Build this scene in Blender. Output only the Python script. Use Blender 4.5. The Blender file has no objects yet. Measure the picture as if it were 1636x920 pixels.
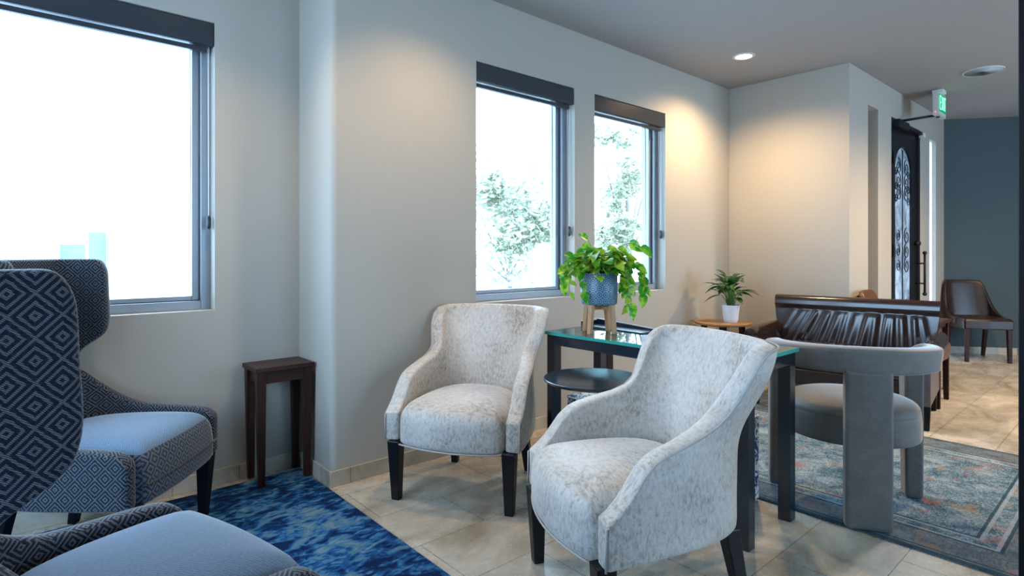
import bpy, bmesh, math, random
from mathutils import Vector, Matrix
PI = math.pi
C = bpy.context.scene.collection
S = bpy.context.scene
R = math.radians

# ------------------------------------------------------------------ camera, sky, exposure
CAM_H = 1.18
cd = bpy.data.cameras.new('camera'); cam = bpy.data.objects.new('camera', cd); C.objects.link(cam)
cam.location = (0, 0, CAM_H)
cam.rotation_euler = (R(90), 0, math.atan2(.7486, .663) - PI / 2)
cd.sensor_width = 36; cd.lens = 923 / 1636 * 36; cd.shift_y = -56 / 1636
cd.clip_start = .02
S.camera = cam
S.view_settings.view_transform = 'Standard'
S.view_settings.look = 'None'
S.view_settings.exposure = 0.36
S.view_settings.gamma = 1
S.view_settings.use_curve_mapping = False
S.cycles.use_denoising = True
S.cycles.max_bounces = 10
S.cycles.diffuse_bounces = 6
S.cycles.transparent_max_bounces = 12
S.cycles.sample_clamp_indirect = 6
S.cycles.caustics_reflective = False
S.cycles.caustics_refractive = False

SKY = 9.0
w = bpy.data.worlds.new('sky'); S.world = w; w.use_nodes = True
bg = w.node_tree.nodes['Background']
bg.inputs[0].default_value = (.49, .73, 1.0, 1); bg.inputs[1].default_value = SKY

def portal(loc, rot, sx, sy):
    d = bpy.data.lights.new('window_portal', 'AREA'); d.shape = 'RECTANGLE'; d.size = sx; d.size_y = sy
    d.cycles.is_portal = True
    o = bpy.data.objects.new('window_portal', d); C.objects.link(o); o.location = loc; o.rotation_euler = rot
# an area light with rot (90,0,0) shines towards +y, (-90,0,0) towards -y
portal((.39, 3.50, 1.62), (R(-90), 0, 0), .95, 1.6)
portal((2.62, 3.12, 1.62), (R(-90), 0, 0), 1.0, 1.6)
portal((3.74, 3.12, 1.62), (R(-90), 0, 0), 1.0, 1.6)
portal((-.95, 3.50, 1.62), (R(-90), 0, 0), 1.0, 1.6)
portal((2.42, -2.85, 1.57), (R(90), 0, 0), 1.7, 1.6)
portal((6.1, -2.85, 1.2), (R(90), 0, 0), 2.0, 2.3)
portal((-1.85, 1.5, 1.6), (0, R(-90), 0), 1.9, 2.7)

# ------------------------------------------------------------------ materials
def new_mat(name):
    m = bpy.data.materials.new(name); m.use_nodes = True
    return m, m.node_tree.nodes, m.node_tree.links, m.node_tree.nodes['Principled BSDF']

class NT:
    """small node helper"""
    def __init__(s, name, rough=.6, metal=0, spec=.5):
        s.m, s.n, s.l, s.b = new_mat(name)
        s.b.inputs['Roughness'].default_value = rough
        s.b.inputs['Metallic'].default_value = metal
        s.b.inputs['Specular IOR Level'].default_value = spec
        s.tc = s.n.new('ShaderNodeTexCoord')
    def put(s, sock, v):
        if hasattr(v, 'is_output') or isinstance(v, bpy.types.NodeSocket): s.l.new(v, sock)
        else: sock.default_value = v
    def math(s, op, a, b=0.0, c=None):
        n = s.n.new('ShaderNodeMath'); n.operation = op
        s.put(n.inputs[0], a); s.put(n.inputs[1], b)
        if c is not None: s.put(n.inputs[2], c)
        return n.outputs[0]
    def obj(s): return s.tc.outputs['Object']
    def mapping(s, vec, scale=(1, 1, 1), loc=(0, 0, 0), rot=(0, 0, 0)):
        n = s.n.new('ShaderNodeMapping'); s.l.new(vec, n.inputs[0])
        n.inputs['Scale'].default_value = scale; n.inputs['Location'].default_value = loc; n.inputs['Rotation'].default_value = rot
        return n.outputs[0]
    def noise(s, vec, scale, detail=4, rough=.55, dist=0):
        n = s.n.new('ShaderNodeTexNoise'); s.l.new(vec, n.inputs['Vector'])
        n.inputs['Scale'].default_value = scale; n.inputs['Detail'].default_value = detail
        n.inputs['Roughness'].default_value = rough; n.inputs['Distortion'].default_value = dist
        return n.outputs['Fac']
    def ramp(s, fac, stops, interp='LINEAR'):
        n = s.n.new('ShaderNodeValToRGB'); s.l.new(fac, n.inputs[0]); cr = n.color_ramp; cr.interpolation = interp
        while len(cr.elements) > 1: cr.elements.remove(cr.elements[-1])
        cr.elements[0].position = stops[0][0]; cr.elements[0].color = (*stops[0][1], 1)
        for p, c in stops[1:]:
            e = cr.elements.new(p); e.color = (*c, 1)
        return n.outputs[0]
    def mix(s, fac, a, b, mode='MIX'):
        n = s.n.new('ShaderNodeMix'); n.data_type = 'RGBA'; n.blend_type = mode
        s.put(n.inputs[0], fac)
        s.put(n.inputs[6], a if not isinstance(a, tuple) else (*a, 1))
        s.put(n.inputs[7], b if not isinstance(b, tuple) else (*b, 1))
        return n.outputs[2]
    def bump(s, h, strength=.3, dist=.002):
        n = s.n.new('ShaderNodeBump'); n.inputs['Strength'].default_value = strength; n.inputs['Distance'].default_value = dist
        s.l.new(h, n.inputs['Height']); s.l.new(n.outputs[0], s.b.inputs['Normal'])
    def color(s, c):
        s.put(s.b.inputs['Base Color'], c if not isinstance(c, tuple) else (*c, 1))
    def sep(s, vec):
        n = s.n.new('ShaderNodeSeparateXYZ'); s.l.new(vec, n.inputs[0]); return n.outputs
    def comb(s, x, y, z=0.0):
        n = s.n.new('ShaderNodeCombineXYZ')
        for i, v in enumerate((x, y, z)): s.put(n.inputs[i], v)
        return n.outputs[0]
    def onormal(s):
        n = s.n.new('ShaderNodeVectorTransform'); n.vector_type = 'NORMAL'; n.convert_from = 'WORLD'; n.convert_to = 'OBJECT'
        g = s.n.new('ShaderNodeNewGeometry'); s.l.new(g.outputs['Normal'], n.inputs[0])
        a = s.n.new('ShaderNodeVectorMath'); a.operation = 'ABSOLUTE'; s.l.new(n.outputs[0], a.inputs[0])
        return s.sep(a.outputs[0])
    def sel(s, mask, a, b):   # mask*a+(1-mask)*b
        return s.math('ADD', s.math('MULTIPLY', mask, a), s.math('MULTIPLY', s.math('SUBTRACT', 1.0, mask), b))
    def boxuv(s):
        p = s.sep(s.obj()); q = s.onormal()
        mx = s.math('MULTIPLY', s.math('GREATER_THAN', q[0], q[1]), s.math('GREATER_THAN', q[0], q[2]))
        mz = s.math('MULTIPLY', s.math('GREATER_THAN', q[2], q[1]), s.math('GREATER_THAN', q[2], q[0]))
        u = s.sel(mx, p[1], p[0]); v = s.sel(mz, p[1], p[2])
        return u, v, mz
    def tri(s, x):            # 0..0.5 distance from nearest integer
        f = s.math('FRACT', s.math('ADD', x, 0.5))
        return s.math('ABSOLUTE', s.math('SUBTRACT', f, 0.5))

def plain(name, col, rough=.5, metal=0, spec=.5, bump=None):
    t = NT(name, rough, metal, spec); t.color(col)
    if bump: t.bump(t.noise(t.obj(), bump[0]), bump[1], bump[2])
    return t.m

def wall_mat(name, col):
    t = NT(name, .75, spec=.3)
    n = t.noise(t.obj(), 1.3, 3)
    t.color(t.mix(t.math('MULTIPLY', n, .25), col, tuple(c * .86 for c in col)))
    a = t.noise(t.mapping(t.obj(), (40, 40, 110)), 1, 3)
    t.bump(a, .25, .0015)
    return t.m

M = {}
M['wall'] = wall_mat('greige wall paint', (.455, .425, .375))
M['blue_wall'] = wall_mat('teal blue wall paint', (.068, .100, .110))
M['ceiling'] = wall_mat('ceiling paint', (.35, .34, .33))
M['black'] = plain('black lacquered wood', (.006, .006, .008), .35, 0, .25)
M['black_metal'] = plain('black satin steel', (.006, .013, .024), .22, 0, .8)
M['iron'] = plain('dark wrought iron', (.015, .015, .018), .4, .5)
M['jamb'] = plain('black door jamb paint', (.002, .002, .004), .6, 0, .1)
M['frame'] = plain('grey aluminium window frame', (.30, .34, .38), .4, .4)
M['gasket'] = plain('dark window gasket', (.05, .06, .08), .5)
M['cassette'] = plain('dark blind cassette', (.045, .050, .062), .28, .3)
M['white'] = plain('white plastic', (.75, .75, .74), .4)
M['trim_white'] = plain('white painted metal', (.6, .6, .58), .5)
M['grille'] = plain('speaker grille cloth', (.42, .42, .41), .8)
M['ceramic'] = plain('white ceramic pot', (.8, .8, .82), .25)
M['soil'] = plain('potting soil', (.03, .02, .015), .9, bump=(80, .6, .01))
M['thread'] = plain('blind chain', (.55, .58, .62), .5)
M['lead_stem'] = plain('green stems', (.10, .22, .04), .5)
M['pale_stem'] = plain('pale vine', (.22, .30, .08), .5)

def wood(name, c1, c2, rough=.4, axis='z'):
    t = NT(name, rough)
    sc = {'x': (2, 30, 30), 'y': (30, 2, 30), 'z': (30, 30, 2)}[axis]
    n = t.noise(t.mapping(t.obj(), sc), 1.2, 5, .6, .6)
    t.color(t.ramp(n, [(.3, c1), (.7, c2)])); t.bump(n, .15, .001)
    return t.m
def _w(m): m.node_tree.nodes['Principled BSDF'].inputs['Specular IOR Level'].default_value = .22; return m
M['dark_wood'] = _w(wood('dark mahogany wood', (.014, .005, .004), (.050, .016, .011), .38))
M['dark_wood_top'] = _w(wood('dark mahogany wood top', (.018, .007, .005), (.055, .019, .013), .38, 'x'))
M['oak'] = wood('warm oak stand', (.42, .20, .09), (.60, .34, .17), .45)
M['walnut'] = wood('honey walnut tabletop', (.28, .13, .05), (.42, .22, .09), .35, 'x')

def glass(name, tint, refl=.08, rough=0.0):
    m = bpy.data.materials.new(name); m.use_nodes = True; n = m.node_tree.nodes; l = m.node_tree.links; n.clear()
    o = n.new('ShaderNodeOutputMaterial'); t = n.new('ShaderNodeBsdfTransparent'); g = n.new('ShaderNodeBsdfGlossy'); x = n.new('ShaderNodeMixShader')
    lw = n.new('ShaderNodeLayerWeight'); lw.inputs[0].default_value = .5
    pw = n.new('ShaderNodeMath'); pw.operation = 'POWER'; l.new(lw.outputs['Facing'], pw.inputs[0]); pw.inputs[1].default_value = 4.0
    f = n.new('ShaderNodeMath'); f.operation = 'MULTIPLY_ADD'; l.new(pw.outputs[0], f.inputs[0]); f.inputs[1].default_value = .9; f.inputs[2].default_value = refl
    t.inputs[0].default_value = (*tint, 1); g.inputs['Roughness'].default_value = rough
    l.new(f.outputs[0], x.inputs[0]); l.new(t.outputs[0], x.inputs[1]); l.new(g.outputs[0], x.inputs[2]); l.new(x.outputs[0], o.inputs[0])
    return m
M['pane'] = glass('window glass', (.97, .99, 1), .03)
M['table_glass'] = glass('clear glass tabletop', (.80, .93, .90))
t = NT('green glass edge', .15); t.color((.05, .50, .42)); t.b.inputs['Emission Strength'].default_value = 0
t.b.inputs['Transmission Weight'].default_value = .4
M['glass_edge'] = t.m

# tiled travertine floor
def stone(name, floor=True):
    t = NT(name, .30 if floor else .5)
    n1 = t.noise(t.mapping(t.obj(), (1, 1.6, 1)), 2.6, 8, .62, .8)
    n2 = t.noise(t.obj(), 14, 6, .7, .4)
    base = t.ramp(n1, [(.30, (.33, .275, .21)), (.48, (.50, .445, .36)), (.60, (.62, .57, .49)), (.75, (.68, .64, .57))])
    base = t.mix(t.math('MULTIPLY', t.math('GREATER_THAN', n2, .64), .35), base, (.34, .27, .20))
    p = t.sep(t.obj())
    b = t.n.new('ShaderNodeTexBrick')
    b.inputs['Scale'].default_value = 1; b.inputs['Mortar Size'].default_value = .0022; b.inputs['Mortar Smooth'].default_value = .3
    if floor:
        t.l.new(t.mapping(t.obj(), loc=(-1.93, -.01, 0)), b.inputs['Vector'])
        b.inputs['Brick Width'].default_value = .66; b.inputs['Row Height'].default_value = .33
    else:
        t.l.new(t.comb(t.math('ADD', p[0], p[1]), t.math('ADD', p[2], .3)), b.inputs['Vector'])
        b.inputs['Brick Width'].default_value = .305; b.inputs['Row Height'].default_value = 1.0
    b.inputs['Color1'].default_value = (1, 1, 1, 1); b.inputs['Color2'].default_value = (.84, .84, .84, 1); b.inputs['Mortar'].default_value = (.42, .40, .37, 1)
    t.color(t.mix(1.0, base, b.outputs['Color'], 'MULTIPLY'))
    t.l.new(t.math('ADD', t.math('MULTIPLY', n2, .25), .14 if floor else .4), t.b.inputs['Roughness'])
    t.bump(t.math('SUBTRACT', t.math('MULTIPLY', n1, .3), b.outputs['Fac']), .25, .003)
    return t.m
M['floor'] = stone('travertine floor tile')
M['base_stone'] = stone('travertine skirting tile', False)

# crushed velvet of the two armchairs
t = NT('silver crushed velvet', .55)
u, v, mz = t.boxuv()
vec = t.comb(t.math('MULTIPLY', u, 1.5), v)
n1 = t.noise(t.comb(t.math('MULTIPLY', u, 60.0), t.math('MULTIPLY', v, 32.0), 0.0), 1.2, 8, .78, .3)
n2 = t.noise(t.obj(), 5, 3)
n3 = t.noise(t.comb(t.math('MULTIPLY', u, 120.0), t.math('MULTIPLY', v, 55.0)), 1, 3)
f = t.math('ADD', t.math('ADD', t.math('MULTIPLY', n1, .62), t.math('MULTIPLY', n2, .30)), t.math('MULTIPLY', n3, .14))
t.color(t.ramp(f, [(.40, (.27, .22, .18)), (.46, (.39, .34, .29)), (.51, (.51, .465, .42)), (.62, (.63, .59, .55))]))
t.b.inputs['Sheen Weight'].default_value = .5; t.b.inputs['Sheen Roughness'].default_value = .4
t.bump(f, .3, .003)
M['velvet'] = t.m
M['piping'] = plain('silver velvet piping', (.42, .39, .36), .6)

# geometric woven fabric of the wing chairs
def woven(name, dark, light, cell=.055, rings=3.0):
    t = NT(name, .8, spec=.2)
    u, v, mz = t.boxuv()
    fz = t.noise(t.obj(), 260, 2)
    ju = t.math('MULTIPLY', t.math('SUBTRACT', t.noise(t.obj(), 90, 2), .5), .05)
    a = t.tri(t.math('ADD', t.math('DIVIDE', u, cell), ju)); b = t.tri(t.math('ADD', t.math('DIVIDE', v, cell * 1.05), ju))
    d = t.math('MULTIPLY', t.math('ADD', a, b), rings)
    ring = t.math('GREATER_THAN', t.math('FRACT', t.math('ADD', d, .30)), .56)
    # woven twill rib breaking the lines
    rib = t.math('FRACT', t.math('MULTIPLY', t.math('ADD', u, t.math('MULTIPLY', v, 1.6)), 190.0))
    ribm = t.math('ADD', t.math('MULTIPLY', t.math('GREATER_THAN', rib, .40), .85), .15)
    f = t.math('MULTIPLY', ring, ribm)
    f = t.math('ADD', t.math('MULTIPLY', f, .85), t.math('MULTIPLY', t.math('SUBTRACT', fz, .5), .5))
    t.color(t.mix(f, dark, light))
    t.b.inputs['Sheen Weight'].default_value = .35; t.b.inputs['Sheen Roughness'].default_value = .35
    t.bump(f, .35, .0012)
    return t.m
M['woven'] = woven('navy and grey diamond weave', (.006, .012, .026), (.18, .19, .21), .068, 5.0)
t = NT('blue grey twill with lit top', .8, spec=.2)
u, v, mz = t.boxuv()
rib = t.math('FRACT', t.math('MULTIPLY', t.math('ADD', u, t.math('MULTIPLY', v, .5)), 130.0))
fz = t.noise(t.obj(), 170, 3)
a = t.tri(t.math('DIVIDE', u, .055)); b = t.tri(t.math('DIVIDE', v, .055))
ring = t.math('GREATER_THAN', t.math('FRACT', t.math('MULTIPLY', t.math('ADD', a, b), 3.0)), .5)
f = t.math('ADD', t.math('MULTIPLY', rib, .35), t.math('MULTIPLY', fz, .75))
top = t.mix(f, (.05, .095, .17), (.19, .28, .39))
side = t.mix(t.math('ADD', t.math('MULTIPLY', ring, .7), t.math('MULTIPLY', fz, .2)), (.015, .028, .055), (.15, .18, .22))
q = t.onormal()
t.color(t.mix(t.math('GREATER_THAN', q[2], .62), side, top))  # upward faces get a paler blue, window light put into the twill colour
t.b.inputs['Sheen Weight'].default_value = .5; t.b.inputs['Sheen Roughness'].default_value = .35
t.bump(f, .5, .0015)
M['seat_twill'] = t.m

# grey velvet of the three-legged chair
t = NT('slate grey velvet', .6)
u, v, mz = t.boxuv()
n = t.noise(t.obj(), 5, 6, .65); h = t.noise(t.comb(t.math('MULTIPLY', u, 40.0), t.math('MULTIPLY', v, 240.0)), 1, 2)
g = t.noise(t.comb(t.math('MULTIPLY', u, 240.0), t.math('MULTIPLY', v, 40.0)), 1, 2)
f = t.math('ADD', t.math('MULTIPLY', n, .6), t.math('MULTIPLY', t.math('ADD', h, g), .22))
t.color(t.ramp(f, [(.35, (.075, .072, .068)), (.7, (.16, .155, .15))]))
t.b.inputs['Sheen Weight'].default_value = .8; t.b.inputs['Sheen Roughness'].default_value = .3
t.bump(f, .25, .001)
M['grey_velvet'] = t.m

def leather(name, c, rough=.26):
    t = NT(name, rough)
    n = t.noise(t.obj(), 4, 4); v = t.n.new('ShaderNodeTexVoronoi'); v.inputs['Scale'].default_value = 170; t.l.new(t.obj(), v.inputs['Vector'])
    t.color(t.mix(n, tuple(x * .6 for x in c), tuple(x * 1.4 for x in c)))
    t.bump(v.outputs['Distance'], .12, .0008)
    t.l.new(t.math('ADD', t.math('MULTIPLY', n, .2), rough - .1), t.b.inputs['Roughness'])
    return t.m
M['leather'] = leather('dark brown leather', (.024, .010, .008), .16)
M['leather'].node_tree.nodes['Principled BSDF'].inputs['Specular IOR Level'].default_value = .7
M['leather_dark'] = leather('dark brown chair leather', (.022, .009, .007), .32)
M['leather_tan'] = leather('chestnut brown leather', (.11, .045, .02), .3)
M['leather_side_lit'] = leather('lit brown leather side', (.11, .085, .08), .4)  # paler, greyer copy of the settee leather with light put into its colour

# damask cube fabric
t = NT('navy damask on cream', .8)
u, v, mz = t.boxuv()
q = t.comb(u, v)
d = t.noise(q, 11, 2, .5, 2.2)
d2 = t.noise(q, 26, 3, .5, 1.5)
e = t.math('ABSOLUTE', t.math('SUBTRACT', d, .5))
msk = t.math('GREATER_THAN', t.math('ADD', t.math('LESS_THAN', e, .035), t.math('GREATER_THAN', d, .60)), .5)
t.color(t.mix(msk, t.mix(t.math('GREATER_THAN', d2, .62), (.62, .62, .58), (.42, .36, .24)), (.012, .03, .11)))
M['damask'] = t.m

# left carpet
t = NT('abstract blue carpet', .95, spec=.1)
ob = t.obj()
wv = t.mapping(ob, (.85, 1.35, 1), rot=(0, 0, R(8)))
n1 = t.noise(wv, 8, 2, .5, 1.4); n2 = t.noise(t.mapping(ob, (.7, 1.3, 1)), 24, 2, .5, 1.0); n3 = t.noise(ob, 2.1, 2)
# swirling medallion ring
p = t.sep(ob)
dx = t.math('SUBTRACT', p[0], .52); dy = t.math('SUBTRACT', p[1], 2.35)
rr = t.math('SQRT', t.math('ADD', t.math('MULTIPLY', dx, dx), t.math('MULTIPLY', dy, dy)))
ringf = t.math('SINE', t.math('MULTIPLY', rr, 15.0))
f = t.math('ADD', t.math('ADD', t.math('MULTIPLY', n1, .60), t.math('MULTIPLY', n2, .47)), t.math('MULTIPLY', ringf, .035))
f = t.math('ADD', f, t.math('MULTIPLY', t.math('SUBTRACT', n3, .5), .25))
t.color(t.ramp(f, [(0, (.004, .018, .07)), (.46, (.008, .042, .13)), (.51, (.015, .085, .23)), (.56, (.04, .16, .31)), (.60, (.09, .18, .25)), (.67, (.15, .24, .29))], 'CONSTANT'))
t.bump(t.noise(ob, 400, 2), .6, .004)
M['blue_rug'] = t.m
# right rug (origin at its centre)
RX, RY = 1.70, 2.04
t = NT('faded oriental rug', .95, spec=.1)
ob = t.obj(); p = t.sep(ob)
sp = t.noise(t.mapping(ob, (1, 1.6, 1)), 75, 5, .8, .3); bl = t.noise(ob, 6.5, 6, .7, .8); big = t.noise(ob, 1.7, 3)
base = t.ramp(t.math('ADD', t.math('MULTIPLY', bl, .5), t.math('MULTIPLY', sp, .55)), [(.40, (.02, .05, .08)), (.48, (.06, .12, .16)), (.53, (.15, .21, .25)), (.60, (.27, .33, .36)), (.68, (.38, .40, .39))])
red = t.math('MULTIPLY', t.math('GREATER_THAN', t.noise(t.mapping(ob, (1, 1, 1), loc=(3, 5, 0)), 7.5, 4, .7, .5), .615), .65)
base = t.mix(red, base, (.36, .12, .10))
base = t.mix(t.math('MULTIPLY', t.math('GREATER_THAN', t.noise(t.mapping(ob, (1, 1, 1), loc=(9, 1, 0)), 6, 4, .7, .5), .63), .6), base, (.30, .20, .11))
ax = t.math('SUBTRACT', RX / 2, t.math('ABSOLUTE', p[0])); ay = t.math('SUBTRACT', RY / 2, t.math('ABSOLUTE', p[1]))
ed = t.math('MINIMUM', ax, ay)
def band(e, c, wd): return t.math('LESS_THAN', t.math('ABSOLUTE', t.math('SUBTRACT', e, c)), wd)
lines = t.math('MAXIMUM', t.math('MAXIMUM', band(ed, .012, .012), band(ed, .04, .006)), t.math('MAXIMUM', band(ed, .20, .006), band(ed, .29, .006)))
base = t.mix(t.math('MULTIPLY', t.math('LESS_THAN', ed, .20), .55), base, (.10, .10, .11))
pale = t.math('MAXIMUM', band(ed, .215, .007), band(ed, .275, .007))
base = t.mix(t.math('MULTIPLY', pale, .6), base, (.32, .36, .38))
t.color(t.mix(t.math('MULTIPLY', lines, .8), base, (.012, .045, .07)))
t.bump(sp, .5, .003)
M['rug'] = t.m

# glazed pot with fine line pattern
t = NT('blue patterned glaze', .35)
p = t.sep(t.obj())
ang = t.math('MULTIPLY', t.math('ARCTAN2', p[1], p[0]), .096)
a = t.tri(t.math('DIVIDE', ang, .0335)); b = t.tri(t.math('DIVIDE', p[2], .034))
r_ = t.math('SQRT', t.math('ADD', t.math('MULTIPLY', a, a), t.math('MULTIPLY', b, b)))
ln = t.math('GREATER_THAN', t.math('FRACT', t.math('MULTIPLY', r_, 3.6)), .60)
t.color(t.mix(ln, (.03, .085, .16), (.20, .31, .40)))
M['pot'] = t.m

def leafmat(name, g1, g2, thr=.55, sc=18):
    t = NT(name, .3)
    n = t.noise(t.obj(), sc, 3, .6, .8); n2 = t.noise(t.obj(), 5, 2)
    c = t.ramp(n, [(thr - .1, g1), (thr + .05, g2)])
    t.color(t.mix(t.math('MULTIPLY', n2, .5), c, g1))
    t.b.inputs['Subsurface Weight'].default_value = 0
    # thin leaf translucency
    n_ = t.n; tr = n_.new('ShaderNodeBsdfTranslucent'); t.l.new(t.b.inputs['Base Color'].links[0].from_socket, tr.inputs[0])
    mx = n_.new('ShaderNodeMixShader'); mx.inputs[0].default_value = .35
    out = n_['Material Output']; t.l.new(t.b.outputs[0], mx.inputs[1]); t.l.new(tr.outputs[0], mx.inputs[2]); t.l.new(mx.outputs[0], out.inputs[0])
    return t.m
M['pothos'] = leafmat('variegated pothos leaf', (.035, .27, .015), (.50, .72, .06), .54)
M['aglaonema'] = leafmat('dark green variegated leaf', (.015, .085, .015), (.16, .34, .09), .60, 26)
M['out_leaf'] = leafmat('outdoor foliage', (.30, .33, .22), (.54, .53, .41), .5, 3)
M['out_ground'] = plain('pale concrete ground', (.6, .62, .64), .9)
M['out_wall'] = plain('pale stucco', (.55, .56, .56), .9)
M['out_panel'] = plain('pale blue gate panel', (.16, .20, .26), .6)
M['bark'] = plain('bark', (.20, .18, .16), .9)

def emis(name, col, st):
    m = bpy.data.materials.new(name); m.use_nodes = True; n = m.node_tree.nodes; n.clear()
    o = n.new('ShaderNodeOutputMaterial'); e = n.new('ShaderNodeEmission'); e.inputs[0].default_value = (*col, 1); e.inputs[1].default_value = st
    m.node_tree.links.new(e.outputs[0], o.inputs[0]); return m
M['lamp'] = emis('lit warm lamp', (1, .82, .55), 14)
M['exit_green'] = emis('lit green exit face', (.0, .40, .18), .8)
M['exit_text'] = emis('lit exit letters', (.25, 1, .55), 1.6)
M['led'] = emis('small red led', (1, .1, .08), 3)
# hammered door glass
t = NT('rain textured door glass', .25)
n = t.noise(t.mapping(t.obj(), (60, 60, 9)), 1, 4, .7, .6); n2 = t.noise(t.obj(), 5, 4, .7, 1)
t.color(t.ramp(n2, [(.35, (.22, .25, .28)), (.65, (.62, .64, .66))]))
t.bump(n, 1, .01)
trn = t.n.new('ShaderNodeBsdfTranslucent'); t.l.new(t.b.inputs['Base Color'].links[0].from_socket, trn.inputs[0])
mx = t.n.new('ShaderNodeMixShader'); mx.inputs[0].default_value = .6
t.l.new(t.b.outputs[0], mx.inputs[1]); t.l.new(trn.outputs[0], mx.inputs[2]); t.l.new(mx.outputs[0], t.n['Material Output'].inputs[0])
M['door_glass'] = t.m
t = NT('frosted sidelight glass', .3); t.color((.85, .9, .95))
trn = t.n.new('ShaderNodeBsdfTranslucent'); trn.inputs[0].default_value = (.95, .97, 1, 1)
mx = t.n.new('ShaderNodeMixShader'); mx.inputs[0].default_value = .9
t.l.new(t.b.outputs[0], mx.inputs[1]); t.l.new(trn.outputs[0], mx.inputs[2]); t.l.new(mx.outputs[0], t.n['Material Output'].inputs[0])
M['frosted'] = t.m

# ------------------------------------------------------------------ mesh helpers
class MB:
    def __init__(s): s.v = []; s.f = []
    def add(s, vs, fs):
        k = len(s.v); s.v += [tuple(x) for x in vs]; s.f += [tuple(i + k for i in f) for f in fs]; return s
    def box(s, x0, x1, y0, y1, z0, z1):
        return s.add([(x0,y0,z0),(x1,y0,z0),(x1,y1,z0),(x0,y1,z0),(x0,y0,z1),(x1,y0,z1),(x1,y1,z1),(x0,y1,z1)],
                     [(3,2,1,0),(4,5,6,7),(0,1,5,4),(1,2,6,5),(2,3,7,6),(3,0,4,7)])
    def prism(s, a, b, wa, wb, da=None, db=None):
        """square tapered bar from a (size wa x da) to b (size wb x db), cross-sections level"""
        da = da or wa; db = db or wb
        vs = []
        for (p, w_, d_) in ((a, wa, da), (b, wb, db)):
            for sx, sy in ((-1,-1),(1,-1),(1,1),(-1,1)): vs.append((p[0]+sx*w_/2, p[1]+sy*d_/2, p[2]))
        fs = [(0,1,2,3),(7,6,5,4),(1,0,4,5),(2,1,5,6),(3,2,6,7),(0,3,7,4)]
        if a[2] < b[2]: fs = [tuple(reversed(f)) for f in fs]
        return s.add(vs, fs)
    def tube(s, pts, r, n=8, caps=True):
        pts = [Vector(p) for p in pts]; rs = r if isinstance(r, (list, tuple)) else [r] * len(pts)
        k = len(s.v); up = Vector((0, 0, 1)); prev = None
        for i, p in enumerate(pts):
            d = (pts[min(i+1, len(pts)-1)] - pts[max(i-1, 0)]).normalized()
            if prev is None:
                a = d.cross(up)
                if a.length < .01: a = d.cross(Vector((1, 0, 0)))
            else: a = prev - d * prev.dot(d)
            a.normalize(); prev = a; b = d.cross(a)
            for j in range(n):
                t_ = 2 * PI * j / n; s.v.append(tuple(p + (a * math.cos(t_) + b * math.sin(t_)) * rs[i]))
        for i in range(len(pts) - 1):
            for j in range(n):
                s.f.append((k+i*n+j, k+(i+1)*n+j, k+(i+1)*n+(j+1)%n, k+i*n+(j+1)%n))
        if caps:
            s.f.append(tuple(k + j for j in range(n))); s.f.append(tuple(k + (len(pts)-1)*n + j for j in reversed(range(n))))
        return s
    def lathe(s, prof, n=40, c=(0, 0)):
        k = len(s.v)
        for (r, z) in prof:
            for j in range(n):
                t_ = 2 * PI * j / n; s.v.append((c[0]+r*math.cos(t_), c[1]+r*math.sin(t_), z))
        for i in range(len(prof) - 1):
            for j in range(n): s.f.append((k+i*n+j, k+i*n+(j+1)%n, k+(i+1)*n+(j+1)%n, k+(i+1)*n+j))
        if prof[0][0] > 1e-4: s.f.append(tuple(k + j for j in reversed(range(n))))
        if prof[-1][0] > 1e-4: s.f.append(tuple(k + (len(prof)-1)*n + j for j in range(n)))
        return s
    def grid(s, rows, closed=False):
        k = len(s.v); m = len(rows[0])
        for r in rows: s.v += [tuple(p) for p in r]
        for i in range(len(rows) - 1):
            for j in range(m if closed else m - 1):
                s.f.append((k+i*m+j, k+i*m+(j+1)%m, k+(i+1)*m+(j+1)%m, k+(i+1)*m+j))
        return s
    def build(s, name, mat, parent=None, smooth=False, bevel=0, sub=0, solid=0, loc=None, auto=None, label=None, segs=2):
        me = bpy.data.meshes.new(name); me.from_pydata(s.v, [], s.f); me.update()
        bm = bmesh.new(); bm.from_mesh(me); bmesh.ops.remove_doubles(bm, verts=bm.verts, dist=1e-5)
        bmesh.ops.recalc_face_normals(bm, faces=bm.faces); bm.to_mesh(me); bm.free()
        me.materials.append(mat)
        o = bpy.data.objects.new(name, me); C.objects.link(o)
        if parent: o.parent = parent
        if loc: o.location = loc
        if label: o['label'] = label
        if smooth or auto:
            for p in me.polygons: p.use_smooth = True
        if auto: me.set_sharp_from_angle(angle=R(auto))
        if solid:
            md = o.modifiers.new('s', 'SOLIDIFY'); md.thickness = solid; md.offset = 0
        if bevel:
            md = o.modifiers.new('b', 'BEVEL'); md.width = bevel; md.segments = segs; md.limit_method = 'ANGLE'; md.angle_limit = R(35)
        if sub:
            md = o.modifiers.new('u', 'SUBSURF'); md.levels = sub; md.render_levels = sub
            for p in me.polygons: p.use_smooth = True
        return o

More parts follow.
